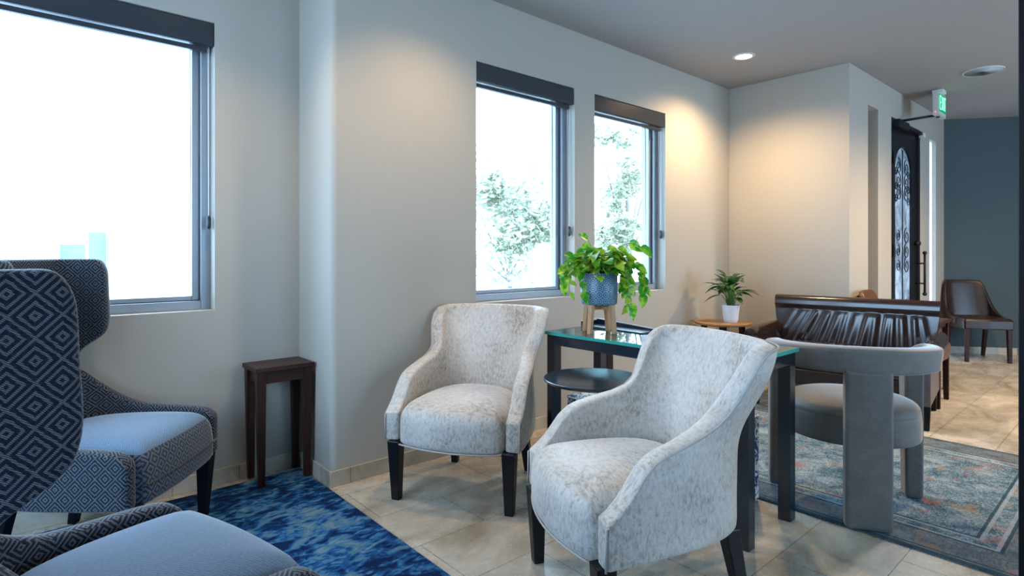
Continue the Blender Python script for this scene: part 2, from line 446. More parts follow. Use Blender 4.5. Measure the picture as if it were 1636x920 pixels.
def tag(o, label=None, cat=None, group=None, kind=None):
    if label: o['label'] = label
    if cat: o['category'] = cat
    if group: o['group'] = group
    if kind: o['kind'] = kind
    return o
def thing(name, label, cat, loc=(0, 0, 0), rz=0, group=None):
    o = bpy.data.objects.new(name, None); C.objects.link(o); o.location = loc; o.rotation_euler = (0, 0, rz)
    return tag(o, label, cat, group)
def copy_tree(o, parent=None):
    c = o.copy(); C.objects.link(c); c.parent = parent
    for ch in list(o.children): copy_tree(ch, c)
    return c
def struct(mb, name, mat, parent=None, **k):
    o = mb.build(name, mat, parent, **k)
    if not parent: o['kind'] = 'structure'
    return o
def sm(x):
    x = max(0, min(1, x)); return x * x * (3 - 2 * x)
def catmull(ctrl, n):
    """sample a Catmull-Rom spline through ctrl at n points, evenly by length"""
    P = [Vector(c) for c in ctrl]; P = [P[0]*2-P[1]] + P + [P[-1]*2-P[-2]]
    out = []
    for i in range(1, len(P) - 2):
        for k in range(24):
            t_ = k / 24; a, b, c, d = P[i-1:i+3]
            out.append(.5*((2*b)+(-a+c)*t_+(2*a-5*b+4*c-d)*t_*t_+(-a+3*b-3*c+d)*t_**3))
    out.append(P[-2])
    L = [0]
    for a, b in zip(out, out[1:]): L.append(L[-1] + (b-a).length)
    res = []; j = 0
    for k in range(n):
        s_ = L[-1] * k / (n - 1)
        while j < len(L) - 2 and L[j+1] < s_: j += 1
        u_ = (s_ - L[j]) / max(1e-9, L[j+1] - L[j]); res.append(out[j].lerp(out[j+1], min(1, max(0, u_))))
    return res
def lerp_tab(tab, x):
    if x <= tab[0][0]: return tab[0][1]
    for (a, fa), (b, fb) in zip(tab, tab[1:]):
        if x <= b: return fa + (fb - fa) * (x - a) / (b - a)
    return tab[-1][1]

# ------------------------------------------------------------------ the room
CZ = 2.757
Y1, YL = 2.783, 3.20         # middle wall, recessed left wall
XR, XC, YD = 1.25, 5.264, 1.73
struct(MB().box(-1.6, 9.6, -2.6, 3.2, -.1, 0), 'floor', M['floor'])
struct(MB().box(-1.9, 9.9, -2.9, 3.5, CZ, CZ + .15), 'ceiling', M['ceiling'])
def wall_with_holes(x0, x1, y0, y1, holes):
    m = MB(); xs = x0
    for (a, b, z0, z1) in holes:
        m.box(xs, a, y0, y1, 0, CZ); 
        if z0 > 0: m.box(a, b, y0, y1, 0, z0)
        m.box(a, b, y0, y1, z1, CZ); xs = b
    m.box(xs, x1, y0, y1, 0, CZ); return m
WZ0, WZ1 = .872, 2.352
struct(wall_with_holes(-1.6, XR + .03, YL, YL + .24, [(-1.40, -.50, .89, 2.348), (-.12, .816, .89, 2.348)]), 'wall_left', M['wall'])
m = wall_with_holes(XR + .03, XC, Y1, Y1 + .24, [(2.174, 3.06, WZ0, WZ1), (3.278, 4.188, WZ0, WZ1)])
# bullnose corner and the return wall
r0 = .03
arc = [(XR + r0 - r0*math.cos(a), Y1 + r0 - r0*math.sin(a)) for a in [R(x) for x in range(0, 91, 10)]]
rows = [[(x, y, 0) for x, y in arc], [(x, y, CZ) for x, y in arc]]; m.grid(rows)
m.box(XR, XR + .1, Y1 + r0, YL + .1, 0, CZ)
struct(m, 'wall_window_side', M['wall'], auto=30)
struct(MB().box(XC, XC + .2, YD + .24, Y1 + .24, 0, CZ), 'wall_end', M['wall'])
m = wall_with_holes(XC, 8.363, YD, YD + .24, [(5.72, 5.99, 0, 2.486), (6.375, 7.356, 0, 2.485), (7.728, 7.995, .05, 2.446)])
m.box(5.72, 5.99, YD + .21, YD + .24, 0, 2.486)
struct(m, 'wall_entry', M['wall'])
# slanted teal wall
def slab(p, q, th, z0, z1, m=None):
    m = m or MB(); d = Vector((q[0]-p[0], q[1]-p[1])).normalized(); nn = Vector((-d.y, d.x)) * th
    vs = [(p[0],p[1],z0),(q[0],q[1],z0),(q[0]+nn.x,q[1]+nn.y,z0),(p[0]+nn.x,p[1]+nn.y,z0)]
    return m.add(vs + [(x, y, z1) for x, y, _ in vs], [(3,2,1,0),(4,5,6,7),(0,1,5,4),(1,2,6,5),(2,3,7,6),(3,0,4,7)])
BW0 = (8.363, 1.73); bd = Vector((.437, -.60)).normalized(); BW1 = (BW0[0] + bd.x*1.9, BW0[1] + bd.y*1.9)
struct(slab(BW0, BW1, .2, 0, CZ), 'wall_far', M['blue_wall'])
struct(MB().box(BW1[0] - .02, BW1[0] + .18, -2.6, BW1[1] + .05, 0, CZ), 'wall_right', M['wall'])
# wall behind the viewer, with two unseen windows added for daylight, and the wall at the left end
struct(wall_with_holes(-1.6, 9.8, -2.8, -2.6, [(1.6, 3.25, .8, 2.35), (5.2, 7.0, .1, 2.35)]), 'wall_behind', M['wall'])
m = MB(); m.box(-1.8, -1.6, -2.8, .2, 0, CZ); m.box(-1.8, -1.6, 2.8, 3.44, 0, CZ); m.box(-1.8, -1.6, .2, 2.8, 0, .7); m.box(-1.8, -1.6, .2, 2.8, 2.5, CZ)
struct(m, 'wall_left_end', M['wall'])
# black jamb beside the viewer
struct(MB().box(0, .10, -.07, .07, 0, CZ), 'trim_1', M['jamb'], bevel=.004)
j = bpy.data.objects['trim_1']; j.rotation_euler = (0, 0, R(-41.5)); j.location = (1.363, .128, 0)
# skirting
def base(p, q, name): return struct(slab(p, q, .012, 0, .08), name, M['base_stone'], bevel=.002)
base((XR - .0, YL), (-1.6, YL), 'baseboard_left')
base((XR, Y1), (XR, YL), 'baseboard_return')
base((XC, Y1), (XR - .012, Y1), 'baseboard_window')
base((XC, YD), (XC, Y1), 'baseboard_end')
m = slab((5.72, YD), (XC - .012, YD), .012, 0, .08); slab((6.375, YD), (5.99, YD), .012, 0, .08, m); slab((8.363, YD), (7.356, YD), .012, 0, .08, m)
struct(m, 'baseboard_entry', M['base_stone'])
base((BW1[0], BW1[1]), BW0, 'baseboard_far')

# windows: frame, sash, pane
def window(n, x0, x1, z0, z1, yw, left=True):
    y0 = yw + .08
    f = MB(); fw = .045
    f.box(x0, x0+fw, y0, y0+.07, z0, z1); f.box(x1-fw, x1, y0, y0+.07, z0, z1)
    f.box(x0+fw, x1-fw, y0, y0+.07, z0, z0+fw); f.box(x0+fw, x1-fw, y0, y0+.07, z1-fw, z1)
    o = struct(f, f'window_{n}', M['frame'], bevel=.003)
    g = MB(); a, b, c, d = x0+fw, x1-fw, z0+fw, z1-fw; sw = .035
    g.box(a, a+sw, y0+.03, y0+.065, c, d); g.box(b-sw, b, y0+.03, y0+.065, c, d)
    g.box(a+sw, b-sw, y0+.03, y0+.065, c, c+sw*.7); g.box(a+sw, b-sw, y0+.03, y0+.065, d-sw, d)
    struct(g, 'sash', M['frame'], o, bevel=.003)
    k = MB(); k.box(b-.004, b, y0+.022, y0+.03, c, d); k.box(a, b, y0+.022, y0+.03, c, c+.004)
    struct(k, 'gasket', M['gasket'], o)
    p = MB(); p.box(a+sw, b-sw, y0+.045, y0+.049, c+sw*.7, d-sw)
    struct(p, 'pane', M['pane'], o)
    return o
window(1, -.12, .816, .89, 2.348, YL)
window(8, -1.40, -.50, .89, 2.348, YL)  # unseen window left of the view, added to bring in daylight
window(2, 2.174, 3.06, WZ0, WZ1, Y1)
window(3, 3.278, 4.188, WZ0, WZ1, Y1)
# frames of the unseen windows behind the viewer, added to supply daylight
def added_back_window(n, x0, x1, z0, z1, mull):
    f = MB(); y0 = -2.74
    for x in [x0] + mull + [x1 - .05]: f.box(x, x+.05, y0, y0+.06, z0, z1)
    f.box(x0, x1, y0+.001, y0+.059, z0, z0+.05); f.box(x0, x1, y0+.001, y0+.059, z1-.05, z1)
    o = struct(f, f'window_{n}', M['frame'])
    struct(MB().box(x0, x1, y0+.02, y0+.026, z0, z1), 'pane', M['pane'], o)
added_back_window(4, 1.6, 3.25, .8, 2.35, [2.4]); added_back_window(5, 5.2, 7.0, .1, 2.35, [6.07])
f = MB(); 
for y in (.2, 1.05, 1.90, 2.75): f.box(-1.74, -1.68, y, y+.05, .7, 2.5)  # unseen window added in the left end wall as a daylight source
f.box(-1.739, -1.681, .2, 2.8, .7, .75); f.box(-1.739, -1.681, .2, 2.8, 2.45, 2.5)
o = struct(f, 'window_6', M['frame']); struct(MB().box(-1.715, -1.71, .2, 2.8, .7, 2.5), 'pane', M['pane'], o)

# ------------------------------------------------------------------ outside
struct(MB().box(-14, 24, 3.6, 26, -.35, -.3), 'ground', M['out_ground'])
rnd = random.Random(4)
def tree(loc, hw, z0, z1, n, label, trunk):
    t_ = thing('garden_tree' if trunk > .06 else 'garden_shrub', label, 'tree' if trunk > .06 else 'shrub', (loc[0], loc[1], -.3))
    m = MB(); cz = (z0 + z1) / 2 + .3; hz = (z1 - z0) / 2
    blobs = [(rnd.uniform(-.7, .7)*hw, rnd.uniform(-.6, .6)*hw, cz + rnd.uniform(-.75, .75)*hz, rnd.uniform(.25, .5)*hw) for _ in range(12)]
    for _ in range(n):
        bx_, by_, bz_, br = rnd.choice(blobs)
        d = Vector((rnd.gauss(0, 1), rnd.gauss(0, 1), rnd.gauss(0, 1))).normalized() * br * rnd.uniform(.5, 1.05)
        p = Vector((bx_, by_, bz_)) + d
        a = Vector((rnd.gauss(0, 1), rnd.gauss(0, 1), rnd.gauss(0, 1))).normalized(); b = a.orthogonal().normalized()
        s1, s2 = rnd.uniform(.05, .10), rnd.uniform(.03, .05)
        m.add([p-a*s1, p+b*s2, p+a*s1, p-b*s2], [(0, 1, 2, 3)])
    m.build('foliage', M['out_leaf'], t_)
    k = MB(); k.tube([(0, 0, 0), (.05, 0, cz*.6), (0, .03, cz)], [trunk, trunk*.8, trunk*.4])
    for q in range(6):
        a = q * 1.05; k.tube([(0, 0, cz*.5), (math.cos(a)*hw*.5, math.sin(a)*hw*.5, cz + (q % 3 - 1)*hz*.4)], [trunk*.5, trunk*.15], 6)
    k.build('trunk', M['bark'], t_)
tree((7.0, 8.0), 1.35, .25, 3.0, 4200, 'pale green leafy shrub outside the window left of the planter', .05)
tree((11.1, 8.4), 1.1, .5, 4.6, 4000, 'tall pale green tree outside the window behind the planter', .09)
gw = thing('garden_gate', 'pale pillared gate with blue grey panels outside the large left window', 'gate', (.78, 10, -.3))
for x in (-.55, .38): MB().box(x, x+.35, 0, .3, 0, 1.75).build('pillar', M['out_wall'], gw, bevel=.01)
MB().box(-.16, .12, .1, .18, 0, 1.6).build('panel', M['out_panel'], gw); MB().box(.16, .36, .1, .18, 0, 1.78).build('panel', M['out_panel'], gw)

# ------------------------------------------------------------------ entry door, sidelight
def arch_door():
    x0, x1, zt = 6.375, 7.356, 2.475; y = YD + .02
    d = MB(); th = .05; gx0, gx1 = 6.57, 7.14; zs, zb = 2.0, .35; cx = (gx0+gx1)/2; rw = (gx1-gx0)/2; rh = .25
    d.box(x0+.045, gx0, y, y+th, .01, zt-.045); d.box(gx1, x1-.045, y, y+th, .01, zt-.045); d.box(gx0, gx1, y, y+th, .01, zb)
    N = 14
    pts = [(cx - rw*math.cos(PI*i/N), zs + rh*math.sin(PI*i/N)) for i in range(N+1)]
    for (xa, za), (xb, zb_) in zip(pts, pts[1:]):
        vs = [(xa,y,za),(xb,y,zb_),(xb,y,zt-.045),(xa,y,zt-.045)]
        d.add(vs + [(a, y+th, c) for a, _, c in vs], [(0,1,2,3),(7,6,5,4),(1,0,4,5),(2,1,5,6),(3,2,6,7),(0,3,7,4)])
    o = struct(d, 'door_1', M['iron'])
    f = MB(); f.box(x0, x0+.045, y-.02, y+.1, 0, zt); f.box(x1-.045, x1, y-.02, y+.1, 0, zt); f.box(x0+.045, x1-.045, y-.02, y+.1, zt-.045, zt)
    f.build('door_frame', M['iron'], o, bevel=.004)
    g = MB().box(gx0-.01, gx1+.01, y+.022, y+.03, zb-.01, zs+rh+.01); g.build('glass_panel', M['door_glass'], o)
    # wrought scrolls outside the glass
    s_ = MB()
    def spiral(c, r1, sgn, turn=1.6, a0=0):
        pts = []
        for i in range(22):
            u_ = i/21; a = a0 + sgn*2*PI*turn*u_; r_ = r1*(1-.8*u_); pts.append((c[0]+r_*math.cos(a), y+.012, c[1]+r_*math.sin(a)))
        s_.tube(pts, .0045, 6)
    for zc in (2.05, 1.90, 1.78, .62, .48):
        for sg in (-1, 1): spiral((cx+sg*.13, zc), .085, sg, 1.5, PI/2); spiral((cx+sg*.20, zc-.06), .05, -sg, 1.3, 0)
    for zc in (1.35, 1.2, 1.05):
        spiral((cx+.14, zc), .09, 1, 1.5, PI/2); spiral((cx-.14, zc), .06, -1, 1.5, PI/2)
    s_.tube([(cx, y+.012, .36), (cx, y+.012, 2.22)], .005, 6)
    s_.build('scrollwork', M['iron'], o, smooth=True)
    h = MB(); hx, hy = 7.255, YD - .065
    h.tube([(hx, hy, .77), (hx, hy, 1.16)], .011, 10)
    for z in (.75, 1.18): h.add(*uvball((hx, hy, z), .021))
    for z in (.86, 1.07): h.tube([(hx, hy, z), (hx, YD+.03, z)], .008, 8)
    h.build('pull_handle', M['iron'], o, smooth=True)
    MB().add(*uvball((7.25, YD-.0, 1.28), .028)).tube([(7.25, YD-.03, 1.28), (7.25, YD+.03, 1.28)], .02, 12).build('lock', M['iron'], o, smooth=True)
    c = MB().box(6.45, 6.78, YD-.05, YD+.02, 2.39, 2.47); c.build('closer_body', M['iron'], o, bevel=.008)
    c = MB(); c.tube([(6.62, YD-.02, 2.475), (6.80, YD-.275, 2.515)], .012, 8); c.tube([(6.80, YD-.275, 2.53), (6.80, YD-.275, 2.49)], .016, 8)
    c.build('closer_arm', M['iron'], o, smooth=True)
    c = MB().box(6.74, 7.33, YD-.035, YD-.005, 2.425, 2.455); c.build('closer_rail', M['iron'], o)
    c = MB().box(7.30, 7.355, YD-.05, YD, 2.40, 2.45); c.build('sensor', M['white'], o, bevel=.006)
    h = MB()
    for z in (.4, 1.2, 2.1): h.tube([(6.42, YD-.01, z-.06), (6.42, YD-.01, z+.06)], .012, 8)
    h.build('hinge', M['iron'], o)
def uvball(c, r, n=12, m=8, sq=(1, 1, 1)):
    vs, fs = [], []
    for i in range(m+1):
        a = PI*i/m
        for j in range(n):
            b = 2*PI*j/n; vs.append((c[0]+r*sq[0]*math.sin(a)*math.cos(b), c[1]+r*sq[1]*math.sin(a)*math.sin(b), c[2]+r*sq[2]*math.cos(a)))
    for i in range(m):
        for j in range(n): fs.append((i*n+j, (i+1)*n+j, (i+1)*n+(j+1)%n, i*n+(j+1)%n))
    return vs, fs
arch_door()
o = struct(MB().box(7.728, 7.995, YD+.035, YD+.045, .05, 2.446), 'window_7', M['frosted'])

# ------------------------------------------------------------------ ceiling fittings
def blind(x0, x1, zt, yw, label, ch_x):
    t_ = thing('roller_blind', label, 'blind', (x0, yw, 0), group='roller blinds')
    wd = x1 - x0
    MB().box(.004, wd-.004, .004, .075, zt-.118, zt-.003).build('cassette', M['cassette'], t_, bevel=.006)
    MB().box(.012, wd-.03, .02, .05, zt-.150, zt-.126).build('bottom_rail', M['cassette'], t_, bevel=.004)
    zc = 1.36
    c = MB(); xx = wd - .02
    c.tube([(xx, .030, zt-.12), (xx, .030, zc)], .0018, 6); c.tube([(xx, .050, zt-.12), (xx, .036, zc)], .0018, 6)
    c.build('cord', M['thread'], t_)
    c = MB(); c.tube([(xx, .033, zc+.01), (xx, .033, zc), (xx, .033, zc-.05), (xx, .033, zc-.06)], [.006, .011, .011, .006], 10)
    c.build('cord_pull', M['cassette'], t_, smooth=True)
    return t_
blind(-.12, .816, 2.348, YL, 'dark rolled-up blind at the head of the large left window', 0)
blind(2.174, 3.06, WZ1, Y1, 'dark blue-grey rolled-up blind above the window nearer the wall corner step', 0)
blind(3.278, 4.188, WZ1, Y1, 'rolled-up blind with warm lamp reflection above the window behind the planter', 0)

def downlight(x, y, label, energy, angle=100):
    t_ = thing('recessed_downlight', label, 'ceiling light', (x, y, CZ), group='recessed warm downlights')
    MB().lathe([(.062, -.002), (.064, -.008), (.085, -.006), (.088, 0), (.062, 0), (.062, -.002)], 40).build('trim_ring', M['trim_white'], t_, smooth=True)
    MB().lathe([(0, -.0045), (.03, -.0045), (.062, -.003)], 32).build('lens', M['lamp'], t_, smooth=True)
    d = bpy.data.lights.new('lamp_light', 'SPOT'); d.energy = energy; d.color = (1, .68, .36); d.spot_size = R(angle); d.spot_blend = .85; d.shadow_soft_size = .05
    l_ = bpy.data.objects.new('lamp_light', d); C.objects.link(l_); l_.parent = t_; l_.location = (0, 0, -.03)
    return t_
LAMP = 110
downlight(4.46, 2.235, 'lit recessed downlight glowing in the ceiling near the far room corner', LAMP * 1.1, 150)
downlight(1.75, 2.20, 'lit recessed downlight above the silver armchair by the wall', LAMP * .42, 130)
downlight(.75, 2.55, 'lit recessed downlight above the blue carpet', LAMP * .30, 110)
downlight(5.6, .35, 'lit recessed downlight above the far tiled floor', LAMP * 2.2, 150)
downlight(7.4, .2, 'lit recessed downlight near the teal wall', LAMP * .5, 140)

t_ = thing('ceiling_speaker', 'round white flush speaker disc in the ceiling near the exit sign', 'speaker', (6.37, 1.04, CZ))
MB().lathe([(.134, -.010), (.144, -.010), (.148, -.004), (.148, 0), (.134, 0), (.134, -.010)], 48).build('rim', M['trim_white'], t_, smooth=True)
MB().lathe([(0, -.005), (.134, -.005), (.134, -.001), (0, -.001)], 48).build('grille', M['grille'], t_)

# exit sign: hangs edge-on to the viewer, lit face towards -y
t_ = thing('exit_sign', 'green lit exit sign hanging from the ceiling beside the iron door', 'sign', (6.83, 1.45, 0))
zc = 2.615
MB().box(-.14, .14, -.024, .024, zc-.115, zc+.105).build('housing', M['trim_white'], t_, bevel=.004)
MB().box(-.06, .06, -.045, .045, zc+.105, CZ).build('canopy', M['white'], t_, bevel=.004)
MB().box(-.125, .125, -.027, -.024, zc-.075, zc+.09).build('face_panel', M['exit_green'], t_)
m = MB(); lw = .012; yy0, yy1 = -.030, -.027
def stroke(x0, z0, x1, z1):
    d = Vector((x1-x0, z1-z0)); 
    n_ = Vector((-d.y, d.x)).normalized() * lw / 2
    p = [(x0+n_.x, z0+n_.y), (x1+n_.x, z1+n_.y), (x1-n_.x, z1-n_.y), (x0-n_.x, z0-n_.y)]
    vs = [(a, yy0, b) for a, b in p] + [(a, yy1, b) for a, b in p]
    m.add(vs, [(0,1,2,3),(7,6,5,4),(1,0,4,5),(2,1,5,6),(3,2,6,7),(0,3,7,4)])
zb, zt = zc-.055, zc+.07; zm = (zb+zt)/2
stroke(-.105, zb, -.105, zt); stroke(-.105, zt, -.06, zt); stroke(-.105, zm, -.07, zm); stroke(-.105, zb, -.06, zb)
stroke(-.04, zb, .01, zt); stroke(-.04, zt, .01, zb); stroke(.032, zb, .032, zt); stroke(.052, zt, .108, zt); stroke(.08, zb, .08, zt)
m.build('letters', M['exit_text'], t_)
MB().add(*uvball((-.141, .0, zc-.085), .005)).build('led', M['led'], t_)

# ------------------------------------------------------------------ rugs
r = MB().box(-1.55, 1.225, -.9, 3.12, 0, .010).build('area_rug', M['blue_rug'], bevel=.003)
tag(r, 'abstract navy and mid-blue carpet under the wing chairs and small dark table', 'rug')
r = MB().box(-RX/2, RX/2, -RY/2, RY/2, 0, .009).build('area_rug', M['rug'], bevel=.003)
r.location = (2.72 + RX/2, .22 + RY/2, 0)
tag(r, 'faded blue-grey oriental rug with red flecks under the three-legged chair', 'rug')

# ------------------------------------------------------------------ silver velvet armchairs
def leg(a, b, wa, wb, parent, mat=None, name='leg'):
    return MB().prism(a, b, wa, wb).build(name, mat or M['black'], parent, bevel=.004)

def cushion(outline, layers, name, mat, parent, sub=1, centre=(0, 0)):
    rows = []
    for (sc, z, dz) in layers:
        rows.append([(centre[0] + (x-centre[0])*sc, centre[1] + (y-centre[1])*sc, z) for x, y in outline])
    m = MB().grid(rows, True)
    n = len(outline); k = len(rows)-1
    m.f.append(tuple(reversed(range(n)))); m.f.append(tuple(k*n + j for j in range(n)))
    return m.build(name, mat, parent, sub=sub)

def velvet_chair(label, loc, rz):
    t_ = thing('armchair', label, 'armchair', loc, rz, 'silver velvet armchairs')
    half = [(.275, .305), (.20, .305), (.10, .298), (0, .286), (-.10, .268), (-.175, .240), (-.235, .18), (-.262, .09), (-.27, 0)]
    path = catmull(half + [(x, -y) for x, y in reversed(half[:-1])], 121)
    Htab = [(-.27, .890), (-.19, .888), (-.165, .880), (-.148, .855), (-.135, .80), (-.124, .74), (-.112, .695), (-.09, .662), (-.05, .638), (.02, .614), (.08, .598), (.12, .580), (.155, .548), (.185, .505), (.215, .466), (.245, .437), (.262, .424), (.28, .416)]
    zb = .285
    rows = []; NV = 18
    tops = []
    for i in range(NV):
        v_ = i / (NV - 1); row = []
        for p in path:
            H = lerp_tab(Htab, p.x); z = zb + (H - zb) * v_
            bw = sm((.03 - p.x) / .25)
            lean = -.125 * bw * max(0, (z - .40) / .48) ** 1.3
            ys = 1 + bw * (.23 * sm((z - .63) / .20))
            # barrel of the sides: slight pinch at the waist
            pin = -.030 * bw * math.exp(-((z - .57) / .10) ** 2)
            x = p.x + lean; y = p.y * ys + (pin if p.y > 0 else -pin) * min(1, abs(p.y) / .1)
            row.append((x, y, z))
        rows.append(row)
    o = MB().grid(rows).build('backrest_and_arms', M['velvet'], t_, solid=.072, sub=1)
    # welt along the outer upper edge and round the bottom
    top = rows[-1]; pts = []
    for i, p in enumerate(top):
        a = path[max(0, i-2)]; b = path[min(len(top)-1, i+2)]; d = b - a; nrm = Vector((-d.y, d.x, 0))
        nrm.normalize()
        if nrm.dot(Vector((p[0], p[1], 0)) - Vector((.1, 0, 0))) < 0: nrm = -nrm
        pts.append(Vector(p) + nrm * .0325 + Vector((0, 0, -.012)))
    f0, f1 = pts[0], pts[-1]
    pts = [Vector((f0.x+.002, f0.y, zb))] + pts + [Vector((f1.x+.002, f1.y, zb))]
    MB().tube(pts, .0036, 6).build('piping', M['piping'], t_, smooth=True)
    # seat: bowed front, domed top
    out = []
    for j in range(13):
        y = -.262 + .524 * j / 12; out.append((.290 + .050 * (1 - (y / .262) ** 2), y))
    out += [(.2, .268), (.1, .268), (0, .258), (-.1, .235), (-.18, .19), (-.225, .10), (-.235, 0), (-.225, -.10), (-.18, -.19), (-.1, -.235), (0, -.258), (.1, -.268), (.2, -.268)]
    cushion(out, [(.985, .272, 0), (1, .278, 0), (1.0, .34, 0), (1.0, .385, 0), (.985, .415, 0), (.95, .44, 0), (.87, .463, 0), (.72, .482, 0), (.5, .493, 0), (.25, .498, 0), (.08, .499, 0)], 'seat', M['velvet'], t_, 1, (.03, 0))
    low = [(x*1.0, y*1.0) for x, y in out[:13]]
    MB().tube([(x-.004, y, .274) for x, y in low], .0042, 6).build('piping', M['piping'], t_, smooth=True)
    for sy in (1, -1):
        leg((.262, .287*sy, .285), (.255, .285*sy, 0), .062, .040, t_)
        leg((-.23, .20*sy, .285), (-.285, .215*sy, 0), .055, .036, t_)
    return t_
velvet_chair('silver crushed-velvet armchair with its back near the wall under the window', (1.792, 2.330, 0), R(210.6))
velvet_chair('silver crushed-velvet armchair in the foreground, nearest the viewer', (1.655, 1.225, 0), R(155.7))

# ------------------------------------------------------------------ wing lounge chairs
def wing_chair(label, loc, rz):
    t_ = thing('wing_chair', label, 'armchair', loc, rz, 'navy diamond-weave wing chairs')
    half = [(.315, .300), (.20, .302), (.08, .300), (-.04, .292), (-.14, .268), (-.215, .215), (-.255, .13), (-.27, .06), (-.272, 0)]
    path = catmull(half + [(x, -y) for x, y in reversed(half[:-1])], 49)
    H = [(-.272, .74), (-.25, .72), (-.2, .655), (-.15, .585), (-.09, .53), (-.02, .497), (.08, .488), (.2, .482), (.27, .474), (.30, .455), (.318, .425)]
    zb = .27; rows = []
    for i in range(10):
        rows.append([(p.x - .05 * sm((.0 - p.x)/.27) * max(0, (zb + (lerp_tab(H, p.x)-zb)*i/9 - .42)/.4), p.y, zb + (lerp_tab(H, p.x) - zb) * i / 9) for p in path])
    MB().grid(rows).build('arms', M['woven'], t_, solid=.060, sub=2)
    # seat
    out = []
    for j in range(13):
        y = -.268 + .536 * j / 12; out.append((.325 + .020 * (1 - (y / .268) ** 2), y))
    out += [(.2, .275), (.05, .272), (-.1, .24), (-.2, .17), (-.23, 0), (-.2, -.17), (-.1, -.24), (.05, -.272), (.2, -.275)]
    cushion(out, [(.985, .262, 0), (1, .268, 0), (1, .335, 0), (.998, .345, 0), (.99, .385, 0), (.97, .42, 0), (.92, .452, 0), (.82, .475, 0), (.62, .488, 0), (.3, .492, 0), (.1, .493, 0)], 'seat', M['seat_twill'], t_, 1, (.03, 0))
    MB().tube([(x+.002, y, .338) for x, y in out[:13]], .004, 6).build('piping', M['woven'], t_, smooth=True)
    # tall back with forward wings
    wing = [(-.272, 0), (-.272, .10), (-.265, .17), (-.245, .21), (-.20, .232), (-.12, .246), (-.05, .258), (.02, .27)]
    wp = [Vector(w_) for w_ in wing]; L = [0]
    for a, b in zip(wp, wp[1:]): L.append(L[-1] + (b-a).length)
    def at(d):
        for i in range(len(L)-1):
            if d <= L[i+1]: return wp[i].lerp(wp[i+1], (d-L[i])/(L[i+1]-L[i]))
        return wp[-1]
    Ltab = [(.50, .235), (.66, .235), (.74, .25), (.765, .285), (.79, .335), (.82, .370), (.87, .386), (.92, .391), (1.0, .393), (1.06, .393), (1.10, .388), (1.13, .374), (1.145, .355)]
    rows = []
    zs = [.50, .58, .66, .71, .75, .78, .81, .84, .88, .93, .98, 1.03, 1.07, 1.10, 1.13, 1.145]
    for z in zs:
        row = []; Lz = lerp_tab(Ltab, z)
        for k in range(-16, 17):
            d = abs(k)/16 * Lz; p = at(d); lean = -.05 * max(0, (z-.42)/.4) if z < 1 else -.0725
            row.append((p.x + lean*.9, p.y * (1 if k >= 0 else -1), z))
        rows.append(row)
    MB().grid(rows).build('winged_backrest', M['woven'], t_, solid=.058, sub=2)
    for sy in (1, -1):
        leg((.285, .262*sy, .275), (.278, .255*sy, 0), .060, .034, t_)
        leg((-.20, .19*sy, .275), (-.25, .20*sy, 0), .052, .034, t_)
    return t_
wing_chair('navy diamond-weave wing chair by the large left window, next to the small dark table', (.300, 2.820, .010), R(-40))
wing_chair('navy diamond-weave wing chair nearest the viewer, cut off by the frame at bottom left', (.168, 1.495, .010), R(15))

# ------------------------------------------------------------------ small dark side table by the corner
t_ = thing('side_table', 'narrow dark mahogany side table on the blue carpet in the wall corner', 'table', (1.092, 3.075, .010))
MB().box(-.150, .145, -.115, .108, .575, .598).build('tabletop', M['dark_wood_top'], t_, bevel=.003)
m = MB(); m.box(-.105, .105, -.100, -.085, .515, .575); m.box(-.105, .105, .08, .095, .515, .575); m.box(-.128, -.113, -.075, .07, .515, .575); m.box(.108, .123, -.075, .07, .515, .575)
m.build('apron', M['dark_wood_top'], t_)
for sx in (-1, 1):
    for sy in (-1, 1): MB().prism((.118*sx-.002, .082*sy-.003, .575), (.116*sx, .08*sy-.003, 0), .045, .030).build('leg', M['dark_wood'], t_, bevel=.003)

# ------------------------------------------------------------------ glass-topped console
TX0, TX1, TY0, TY1 = 2.205, 2.640, 1.085, 2.205
t_ = thing('console_table', 'long black steel table with a thick clear glass top and green edge', 'table', ((TX0+TX1)/2, (TY0+TY1)/2, 0))
hx, hy = (TX1-TX0)/2, (TY1-TY0)/2
for sx in (-1, 1):
    for sy in (-1, 1):
        x, y = sx*(hx-.027), sy*(hy-.027); MB().box(x-.027, x+.027, y-.027, y+.027, 0, .742).build('leg', M['black_metal'], t_, bevel=.002)
m = MB(); m.box(-hx, -hx+.05, -hy+.054, hy-.054, .690, .742); m.box(hx-.05, hx, -hy+.054, hy-.054, .690, .742)
m.box(-hx+.054, hx-.054, -hy, -hy+.05, .690, .742); m.box(-hx+.054, hx-.054, hy-.05, hy, .690, .742)
m.build('rail', M['black_metal'], t_, bevel=.002)
g = MB().box(-hx-.012, hx+.012, -hy-.012, hy+.012, .744, .760).build('glass_top', M['table_glass'], t_)
g.data.materials.append(M['glass_edge'])
for p in g.data.polygons:
    if abs(p.normal.z) < .5: p.material_index = 1

# cubes under it
def cube_ottoman(label, y):
    o_ = thing('ottoman', label, 'ottoman', (2.500, y, 0), 0, 'damask cube ottomans')
    m = MB().box(-.212, .212, -.212, .212, .0, .41); m.build('body', M['damask'], o_, bevel=.018, segs=3)
    c = [(.214, .214), (-.214, .214), (-.214, -.214), (.214, -.214), (.214, .214)]
    MB().tube([(x*.975, y_*.975, .405) for x, y_ in c], .005, 6).build('piping', M['damask'], o_, smooth=True)
cube_ottoman('navy and cream damask cube ottoman under the wall end of the glass table', 1.93)
cube_ottoman('navy and cream damask cube ottoman under the near end of the glass table', 1.49)

